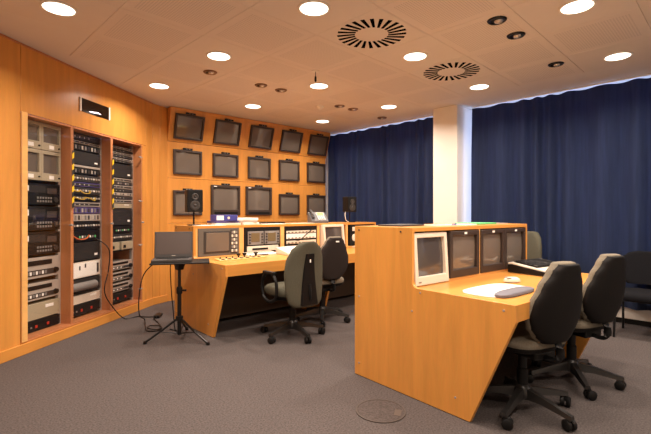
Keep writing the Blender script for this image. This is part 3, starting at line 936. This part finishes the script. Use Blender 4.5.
tag(B().box(-.20, .20, -.09, .09, 0, .006, .001, seg=1).obj('paper_stack', CREAM, loc=onL(1.62, .34, L_HT), rot=(0, 0, DLR)), 'cream papers beside desk telephone', 'paper')
# things on the far worktop
t = thing('joystick_panel', 'low camera control panel with black joystick knobs on long desk', 'control panel', onL(.42, .80, L_ZT), DLR)
B().prism([(-.075, 0), (.06, 0), (.06, .018), (-.075, .008)], 'x', -.29, .29, .002).obj('base', W_EDGE, t)
for k in range(7):
    x = -.24 + k * .075
    j = B().lathe([(.016, .012), (.010, .018), (.006, .030)], 10, (x, .02, 0)).obj('joystick', BLACK, t, smooth=40)
    if k >= 3 and k % 2 == 0 or k == 3:
        B().lathe([(.010, .028), (.024, .050), (.026, .058), (.0, .062)], 12, (x, .02, 0)).obj('cap', BLACK, j, smooth=40)
    B().box(x - .016, x + .016, -.06, -.03, .012, .020, .002, seg=1).obj('button', DGREY, t)
t = thing('control_box', 'white slanted control box on long desk behind green chair', 'control panel', onL(1.19, .76, L_ZT), DLR - .1)
B().prism([(-.15, 0), (.15, 0), (.15, .085), (-.15, .03)], 'x', -.17, .17, .005).obj('case', CREAM, t)
MX = Matrix.Translation((0, -.15, .03)) @ Matrix.Rotation(math.atan2(.055, .30), 4, 'X')
for i in range(5):
    B().box(-.13 + i * .055, -.09 + i * .055, .05, .09, 0, .006, .002, M=MX, seg=1).obj('button', WHITE, t)
B().box(-.13, .10, .17, .26, 0, .005, .002, M=MX, seg=1).obj('panel', WHITE, t)
t = thing('desk_keyboard', 'white keyboard with dark slot below the two small screens', 'keyboard', onL(.80, .61, L_ZT), DLR)
B().prism([(-.06, 0), (.06, 0), (.06, .04), (-.06, .022)], 'x', -.20, .20, .003).obj('case', WHITE, t)
B().box(-.12, .08, -.062, -.056, .006, .018, .001, seg=1).obj('slot', BLACK, t)
for r in range(3):
    for i in range(12):
        B().box(-.18 + i * .03, -.156 + i * .03, -.04 + r * .03, -.018 + r * .03, .026 + r * .0045, .034 + r * .0045).obj('key', CREAM, t)
tag(B().box(-.18, .18, -.08, .08, 0, .02, .003).obj('small_keyboard', CREAM, loc=onL(2.62, .64, L_ZT), rot=(0, 0, DLR)), 'cream keyboard in front of black intercom unit', 'keyboard')

# ---- near desk things
t = thing('mouse_mat', 'white mouse mat with grey gel wrist rest on shorter desk', 'mouse mat', onR(.36, 1.0, R_ZT), DRR)
poly = []
for k in range(40):
    a = 2 * PI * k / 40
    c_, s_ = math.cos(a), math.sin(a)
    poly.append((.27 * abs(c_) ** .55 * (1 if c_ > 0 else -1), .155 * abs(s_) ** .6 * (1 if s_ > 0 else -1)))
B().prism(poly, 'z', 0, .005).obj('mat', WHITE, t)
rg = []
for z, s_ in ((.004, 1), (.018, 1.0), (.026, .85)):
    rg.append([(-.03 + .215 * s_ * math.copysign(abs(math.cos(2 * PI * k / 28)) ** .6, math.cos(2 * PI * k / 28)), -.125 + .055 * s_ * math.copysign(abs(math.sin(2 * PI * k / 28)) ** .8, math.sin(2 * PI * k / 28)), z) for k in range(28)])
B().loft(rg).obj('wrist_rest', RUBBER, t, smooth=50)
t = thing('computer_mouse', 'white computer mouse with grey buttons on the mat', 'mouse', onR(.74, .90, R_ZT + .0055), DRR + .9)
rg = []
for z, sx, sy in ((0, 1, 1), (.012, 1.03, 1.02), (.026, .85, .88), (.034, .5, .55), (.036, .1, .1)):
    rg.append([(.034 * sx * math.cos(2 * PI * k / 20), .06 * sy * math.sin(2 * PI * k / 20), z) for k in range(20)])
B().loft(rg).obj('shell', CREAM, t, smooth=60)
for s_ in (-1, 1):
    B().box(s_ * .015 - .012, s_ * .015 + .012, .012, .045, .026, .033, .003).obj('button', GREYP, t)
t = thing('edit_keyboard', 'large cream keyboard console with black keys and dark side', 'keyboard', onR(1.425, .835, R_ZT), DRR - .12)
B().prism([(-.20, 0), (.20, 0), (.20, .085), (.16, .09), (-.20, .040)], 'x', -.21, .21, .005).obj('case', CREAM, t)
B().prism([(-.19, .004), (.195, .004), (.195, .070), (.16, .074), (-.19, .030)], 'x', -.216, -.208, .002).obj('side_cover', BLACK, t)
MX = Matrix.Translation((0, -.20, .040)) @ Matrix.Rotation(math.atan2(.05, .36), 4, 'X')
B().box(-.19, .19, .15, .36, 0, .004, .002, M=MX, seg=1).obj('key_bed', BLACK, t)
for r in range(5):
    for i in range(11):
        B().box(-.186 + i * .0345, -.158 + i * .0345, .158 + r * .040, .188 + r * .040, .003, .018, .003, M=MX, seg=1).obj('key', BLACK if (i + r) % 7 else DGREY, t)
# shelf clutter
tag(B().box(-.16, .16, -.11, .11, 0, .012, .003).obj('flat_folder', DGREY, loc=onR(.30, .22, R_HT), rot=(0, 0, DRR + .1)), 'dark flat folder on the shelf above white monitor', 'folder')
tag(B().box(-.12, .12, -.09, .09, 0, .005, .001, seg=1).obj('paper_sheet', mat('pink_paper', (226, 196, 190), .7), loc=onR(.60, .36, R_HT), rot=(0, 0, DRR - .2)), 'pinkish paper sheet on the shorter desk shelf', 'paper')
tag(B().tube([(-.06, 0, .006), (.05, 0, .006), (.06, 0, .006)], [.006, .006, .002], 8).obj('marker_pen', BLUE, loc=onR(.76, .40, R_HT + .001), rot=(0, 0, DRR + .3)), 'blue marker pen lying beside the green folder', 'pen')
tag(B().box(-.12, .12, -.09, .09, 0, .006, .001, seg=1).obj('paper_sheet', WHITE, loc=onR(.92, .36, R_HT), rot=(0, 0, DRR + .15)), 'white paper sheet between pen and green folder', 'paper')
tag(B().box(-.17, .17, -.12, .12, 0, .014, .003).obj('green_folder', GREEN, loc=onR(1.22, .32, R_HT), rot=(0, 0, DRR + .1)), 'bright green folder on the shorter desk shelf', 'folder')
tag(B().box(-.09, .09, -.08, .08, 0, .007, .001, seg=1).obj('paper_sheet', SILVER, loc=onR(1.52, .34, R_HT), rot=(0, 0, DRR - .1)), 'grey paper at the far end past green folder', 'paper')

# ------------------------------------------------------------------ laptop on tripod
tc_ = Vector((1.945, 4.02, 0))
t = thing('tripod_stand', 'black tripod stand carrying the laptop beside long desk', 'tripod', (tc_.x, tc_.y, 0))
feet = [(1.642, 4.117), (2.058, 3.657), (2.16, 4.29)]
B().tube([(0, 0, .05), (0, 0, .50)], .020, 12).tube([(0, 0, .48), (0, 0, .76)], .015, 12).obj('pole', BLACKM, t, smooth=50)
B().lathe([(.026, .46), (.030, .47), (.030, .51), (.024, .53)], 14).obj('collar', BLACK, t, smooth=40)
B().tube([(.02, 0, .49), (.06, -.03, .49)], .010, 8).obj('clamp_knob', BLACK, t)
B().lathe([(.024, .19), (.036, .195), (.036, .235), (.024, .24)], 14).obj('leg_collar', BLACK, t, smooth=40)
for fx, fy in feet:
    x, y = fx - tc_.x, fy - tc_.y
    l = B().tube([(x * .06, y * .06, .212), (x * .5, y * .5, .115), (x, y, .014)], .011, 8).obj('leg', BLACKM, t)
    B().tube([(x * .02, y * .02, .065), (x * .55, y * .55, .100)], .006, 6).obj('brace', BLACKM, l)
    B().lathe([(.016, .0), (.018, .008), (.014, .03)], 10, (x, y, 0)).obj('rubber_foot', BLACK, l, smooth=40)
B().prism([(-.03, .70), (.03, .70), (.075, .775), (-.075, .775)], 'x', -.03, .03, .004).obj('bracket', BLACK, t)
LR = math.radians(-45 + 16)
tr = B().box(-.26, .29, -.20, .17, .775, .790, .006).obj('tray', BLACK, t, rot=(0, 0, LR))
lp = thing('laptop', 'open dark grey laptop standing on the tripod tray', 'laptop', (tc_.x - .065, tc_.y + .01, .7905), LR)
B().box(-.185, .185, -.15, .115, 0, .030, .005).obj('base', DGREY, lp)
B().box(-.155, .155, -.03, .095, .0295, .0325).obj('key_bed', BLACK, lp)
for r in range(5):
    for i in range(13):
        B().box(-.152 + i * .0236, -.132 + i * .0236, -.026 + r * .0238, -.006 + r * .0238, .032, .035).obj('key', BLACK, lp)
B().box(-.045, .045, -.13, -.06, .0296, .0312).obj('touchpad', BLACK, lp)
MX = Matrix.Translation((0, .115, .028)) @ Matrix.Rotation(math.radians(-13), 4, 'X')
lid = B().box(-.185, .185, 0, .014, 0, .265, .005, M=MX).obj('screen_lid', DGREY, lp)
B().box(-.166, .166, -.0015, .001, .032, .25, M=MX).obj('display', mat('laptop_display', (82, 72, 68), .25), lid)
B().box(-.018, .018, -.002, .001, .012, .020, M=MX).obj('badge', CHROME, lid)
# laptop cables, adaptor
def L_(x, y, z):
    return (tc_.x + x * math.cos(LR) - y * math.sin(LR), tc_.y + x * math.sin(LR) + y * math.cos(LR), z)
p = [L_(-.18, .08, .765), L_(-.27, .10, .74), L_(-.36, .14, .62), L_(-.40, .18, .40), L_(-.40, .22, .22), (1.93, 4.86, .06), (1.96, 4.92, .01), (1.88, 4.70, .008), (1.83, 4.52, .008), (1.93, 4.46, .008), (2.0, 4.58, .016), (1.93, 4.70, .014), (1.86, 4.58, .02), (1.95, 4.50, .01), (2.05, 4.75, .008), (2.09, 4.98, .012), (2.13, 5.04, .02)]
tag(B().tube(bezier(p, 8), .0055, 6).obj('power_cable', BLACK, smooth=60), 'black power cable drooping from laptop and coiling on carpet', 'cable')
p = [L_(-.08, .12, .765), L_(-.10, .19, .70), L_(-.09, .20, .45), L_(-.07, .22, .20), L_(-.06, .26, .04), (2.06, 4.30, .008), (2.03, 4.42, .008)]
tag(B().tube(bezier(p, 8), .005, 6).obj('network_cable', BLACK, smooth=60), 'thin dark cable hanging straight from laptop to the carpet', 'cable')
t = thing('power_adaptor', 'black power adaptor block lying on carpet among cables', 'adaptor', (2.18, 5.07, 0), .9)
B().box(-.075, .075, -.035, .035, 0, .036, .008).obj('block', BLACK, t)
B().tube([(-.075, 0, .018), (-.10, 0, .018)], [.010, .006], 8).obj('strain_relief', BLACK, t)

# ------------------------------------------------------------------ round floor box
t = thing('floor_box_lid', 'round carpeted floor socket lid with dark rim in the carpet', 'floor socket', (2.155, 1.655, 0))
B().lathe([(.150, .0), (.150, .004), (.0, .0045)], 36).obj('lid', CARPET2, t)
b = B(); rg = []
for k in range(36):
    a = 2 * PI * k / 36
    rg.append([(r_ * math.cos(a), r_ * math.sin(a), z) for r_, z in ((.150, .0005), (.150, .006), (.160, .006), (.160, .0005))])
b.loft(rg, True).obj('rim', mat('floor_rim', (78, 68, 62), .8), t)
B().box(-.05, .035, -.022, .022, .004, .0065, .001, M=Matrix.Translation((.055, -.095, 0)) @ Matrix.Rotation(.5, 4, 'Z'), seg=1).obj('cable_flap', mat('floor_flap', (88, 76, 68), .8), t)

# ------------------------------------------------------------------ chairs
def ring_se(w, d, z, cy=0, n=28, e=.6):
    return [(w * math.copysign(abs(math.cos(2 * PI * k / n)) ** e, math.cos(2 * PI * k / n)), cy + d * math.copysign(abs(math.sin(2 * PI * k / n)) ** e, math.sin(2 * PI * k / n)), z) for k in range(n)]
def interp(tab, z):
    for i in range(len(tab) - 1):
        if tab[i][0] <= z <= tab[i + 1][0]:
            f_ = (z - tab[i][0]) / (tab[i + 1][0] - tab[i][0])
            f_ = f_ * f_ * (3 - 2 * f_)
            return tab[i][1] + (tab[i + 1][1] - tab[i][1]) * f_
    return tab[-1][1] if z > tab[-1][0] else tab[0][1]
def back_mesh(wt, z0, z1, yc, thick, half=None, grow=0.0, n=22, rows=18):
    """padded backrest: rounded cross-sections stacked in z; half='back' keeps only the rear side"""
    rings = []
    for r in range(rows + 1):
        t_ = r / rows
        z = z0 + (z1 - z0) * (0.5 - 0.5 * math.cos(PI * t_))
        w = interp(wt, z) + grow
        e = min(1, math.sqrt(max(0, 1 - (2 * t_ - 1) ** 8)) + .15)
        th = thick * e
        cy = yc(z)
        ring = []
        for k in range(n):
            a = 2 * PI * k / n
            x = w * math.copysign(abs(math.cos(a)) ** .7, math.cos(a)); y = th * math.copysign(abs(math.sin(a)) ** .75, math.sin(a))
            if half == 'back' and y > 0:
                y = 0.0
            curve = .10 * (x / .22) ** 2 * .35
            ring.append((x, cy + y + curve, z))
        rings.append(ring)
    return rings
def chair_base(t, ang, col_top, rad=.32):
    B().lathe([(.055, .085), (.060, .11), (.050, .155), (.036, .17)], 18).obj('hub', BASEM, t, smooth=40)
    B().lathe([(.034, .165), (.034, .27), (.028, .275), (.028, col_top)], 16).obj('gas_column', BLACK, t, smooth=40)
    for k in range(5):
        a = ang + 2 * PI * k / 5
        c_, s_ = math.cos(a), math.sin(a)
        def P(r, w, z): return [(c_ * r - s_ * w, s_ * r + c_ * w, z), (c_ * r + s_ * w, s_ * r - c_ * w, z)]
        rg = []
        for r, w, zt, zb in ((.03, .030, .155, .09), (.14, .024, .135, .092), (rad - .04, .019, .100, .072), (rad + .005, .019, .092, .066)):
            p1 = P(r, w, zb); p2 = P(r, w * .7, zt)
            rg.append([p1[0], p1[1], p2[1], p2[0]])
        l = B().loft(rg).obj('leg', BASEM, t)
        ca = a + 1.9 + k
        cx_, cy_ = c_ * rad, s_ * rad
        b = B()
        u_ = Vector((math.cos(ca), math.sin(ca), 0)); v_ = Vector((-math.sin(ca), math.cos(ca), 0))
        off = u_ * .018
        for sgn in (-1, 1):
            cc = Vector((cx_, cy_, .033)) + off
            rr = []
            for q, r_ in ((.006, .029), (.010, .033), (.026, .033), (.031, .026)):
                rr.append([cc + v_ * sgn * q + u_ * r_ * math.cos(2 * PI * m_ / 14) + Vector((0, 0, 1)) * r_ * math.sin(2 * PI * m_ / 14) for m_ in range(14)])
            b.loft(rr)
        b.tube([(cx_, cy_, .072), (cx_ + off.x, cy_ + off.y, .035)], .010, 8)
        b.obj('caster', BLACK, l, smooth=45)
def shell_chair(label, x, y, rot, base_ang, fab, back_cov, seat_z=.47, back_dz=0.0, arms=False):
    t = thing('office_chair', label, 'office chair', (x, y, 0), rot, 'office chairs')
    chair_base(t, base_ang - rot, seat_z - .09)
    B().box(-.09, .09, -.17, .10, seat_z - .095, seat_z - .045, .012).obj('mechanism', BLACK, t)
    B().tube([(.08, .02, seat_z - .07), (.20, .03, seat_z - .075), (.25, .03, seat_z - .08)], [.006, .006, .010], 8).obj('lever', BLACK, t)
    sp = B().loft([ring_se(.19, .19, seat_z - .05, .02), ring_se(.225, .22, seat_z - .035, .02), ring_se(.232, .226, seat_z - .01, .02)]).obj('seat_pan', SHELL, t, smooth=50)
    B().loft([ring_se(.228, .222, seat_z - .02, .02), ring_se(.236, .232, seat_z + .005, .02), ring_se(.234, .230, seat_z + .025, .02), ring_se(.215, .212, seat_z + .043, .018), ring_se(.15, .15, seat_z + .050, .01)]).obj('seat', fab, t, smooth=60)
    B().tube(bezier([(0, -.12, seat_z - .075), (0, -.24, seat_z - .08), (0, -.265, seat_z - .02), (0, -.235, seat_z + .06), (0, -.232, seat_z + .14)], 5), .028, 10, flat=.5).obj('back_bar', BLACK, t, smooth=60)
    wt = [(.50, .105), (.54, .15), (.60, .195), (.66, .215), (.74, .205), (.84, .165), (.93, .115), (.975, .08), (.99, .055)]
    wt = [(z + back_dz, w) for z, w in wt]
    yc = lambda z: -.235 + .10 * ((z - back_dz - .66) ** 2) * 1.2 - .20 * (z - back_dz - .66)
    B().loft(back_mesh(wt, .505 + back_dz, .985 + back_dz, yc, .044, None, 0, 36, 28)).obj('backrest', fab, t, smooth=70)
    B().loft(back_mesh(wt, .500 + back_dz, .975 + back_dz, lambda z: yc(z) - .026, .042, None, -.005, 36, 28)).obj('back_shell', back_cov, t, smooth=70)
    if back_dz:
        B().box(-.020, .020, yc(.93 + back_dz) - .072, yc(.93 + back_dz) - .064, .925 + back_dz, .940 + back_dz).obj('tag', WHITE, t)
    return t
def tall_chair(label, x, y, rot, base_ang, dz=0.0, arms=True):
    t = thing('office_chair', label, 'office chair', (x, y, 0), rot, 'office chairs')
    sz = .47 + dz
    chair_base(t, base_ang - rot, sz - .09)
    B().box(-.10, .10, -.18, .10, sz - .10, sz - .045, .012).obj('mechanism', BLACK, t)
    B().loft([ring_se(.20, .20, sz - .05, .02), ring_se(.24, .235, sz - .02, .02)]).obj('seat_pan', SHELL, t, smooth=50)
    B().loft([ring_se(.235, .232, sz - .025, .02), ring_se(.25, .245, sz + .005, .02), ring_se(.247, .243, sz + .035, .02), ring_se(.225, .222, sz + .058, .018), ring_se(.15, .15, sz + .066, .01)]).obj('seat', FAB_G, t, smooth=60)
    B().tube(bezier([(0, -.12, sz - .08), (0, -.25, sz - .08), (0, -.285, sz), (0, -.275, sz + .10)], 5), .03, 10, flat=.5).obj('back_bar', BLACK, t, smooth=60)
    wt = [(.34, .15), (.40, .205), (.52, .225), (.66, .235), (.80, .225), (.90, .185), (.96, .125), (.985, .07)]
    wt = [(z + dz, w) for z, w in wt]
    yc = lambda z: -.25 + .05 * math.sin((z - dz - .45) * 5) * .6 - .09 * (z - dz - .60)
    bk = B().loft(back_mesh(wt, .345 + dz, .99 + dz, yc, .045)).obj('backrest', FAB_G, t, smooth=70)
    rg = []
    for k in range(9):
        z = .37 + dz + .50 * k / 8
        w = .105 - .055 * k / 8
        y0 = yc(z) - .0445 + .0
        rg.append([(-w, y0 + .010, z), (-w * .9, y0 - .012, z), (w * .9, y0 - .012, z), (w, y0 + .010, z)])
    sp = B().loft(rg).obj('back_spine', SHELL, t, smooth=30)
    B().box(-.006, .006, yc(.80 + dz) - .062, yc(.80 + dz) - .056, .785 + dz, .815 + dz).obj('tag', WHITE, sp)
    if arms:
        for s_ in (-1, 1):
            path = []
            for k in range(20):
                a = 2 * PI * k / 20
                path.append((s_ * .275, .015 + .135 * math.cos(a), sz + .05 + (.155 if math.sin(a) > 0 else .13) * math.copysign(abs(math.sin(a)) ** .8, math.sin(a))))
            ar = B().tube(path, .017, 8, closed=True).obj('armrest', BLACK, t, smooth=60)
            B().box(s_ * .275 - .022, s_ * .275 + .022, -.08, .11, sz + .19, sz + .222, .008).obj('arm_pad', BLACK, ar)
            B().tube([(s_ * .275, 0, sz - .075), (s_ * .09, 0, sz - .07)], .014, 8).obj('arm_bracket', BLACK, ar)
    return t
A = math.radians
shell_chair('dark backed swivel chair at shorter desk, beside the mouse mat', 2.82, 1.02, A(-20), A(182), FAB_LIT, SHELL)
shell_chair('dark backed swivel chair at shorter desk, beside the visitor chair', 3.56, .93, A(-20), A(212), FAB_LIT, SHELL)
tall_chair('olive grey swivel chair with loop armrests at long desk', 2.83, 3.31, A(-5), A(186))
shell_chair('dark grey backed swivel chair at long desk by white monitor', 3.49, 3.54, A(-16), A(152), FAB_LIT, WEAVE, back_dz=.02)
tall_chair('olive swivel chair behind the shorter desk by the curtain', 5.08, 1.95, A(60), A(20), .06, arms=False)
# visitor chair
t = thing('visitor_chair', 'black four legged visitor chair standing against the navy curtain', 'chair', (5.36, .72, 0), A(90))
B().loft([ring_se(.24, .225, .385), ring_se(.255, .24, .40), ring_se(.255, .24, .44), ring_se(.235, .22, .462), ring_se(.15, .14, .468)]).obj('seat', FAB_B, t, smooth=60)
wt = [(.50, .19), (.56, .245), (.70, .255), (.79, .24), (.84, .19), (.858, .12)]
B().loft(back_mesh(wt, .505, .858, lambda z: -.235 - .12 * (z - .5), .028)).obj('backrest', FAB_B, t, smooth=70)
for sx in (-1, 1):
    B().tube([(sx * .225, .20, .40), (sx * .23, .215, .2), (sx * .235, .225, .0)], .012, 8).obj('leg', BLACKM, t, smooth=60)
    B().tube(bezier([(sx * .235, -.24, .0), (sx * .23, -.215, .25), (sx * .225, -.21, .45), (sx * .215, -.245, .62), (sx * .21, -.26, .72)], 4), .012, 8).obj('leg', BLACKM, t, smooth=60)
    B().tube([(sx * .225, .20, .385), (sx * .225, -.21, .385)], .011, 8).obj('side_rail', BLACKM, t)
B().tube([(-.225, .20, .385), (.225, .20, .385)], .011, 8).obj('front_rail', BLACKM, t)
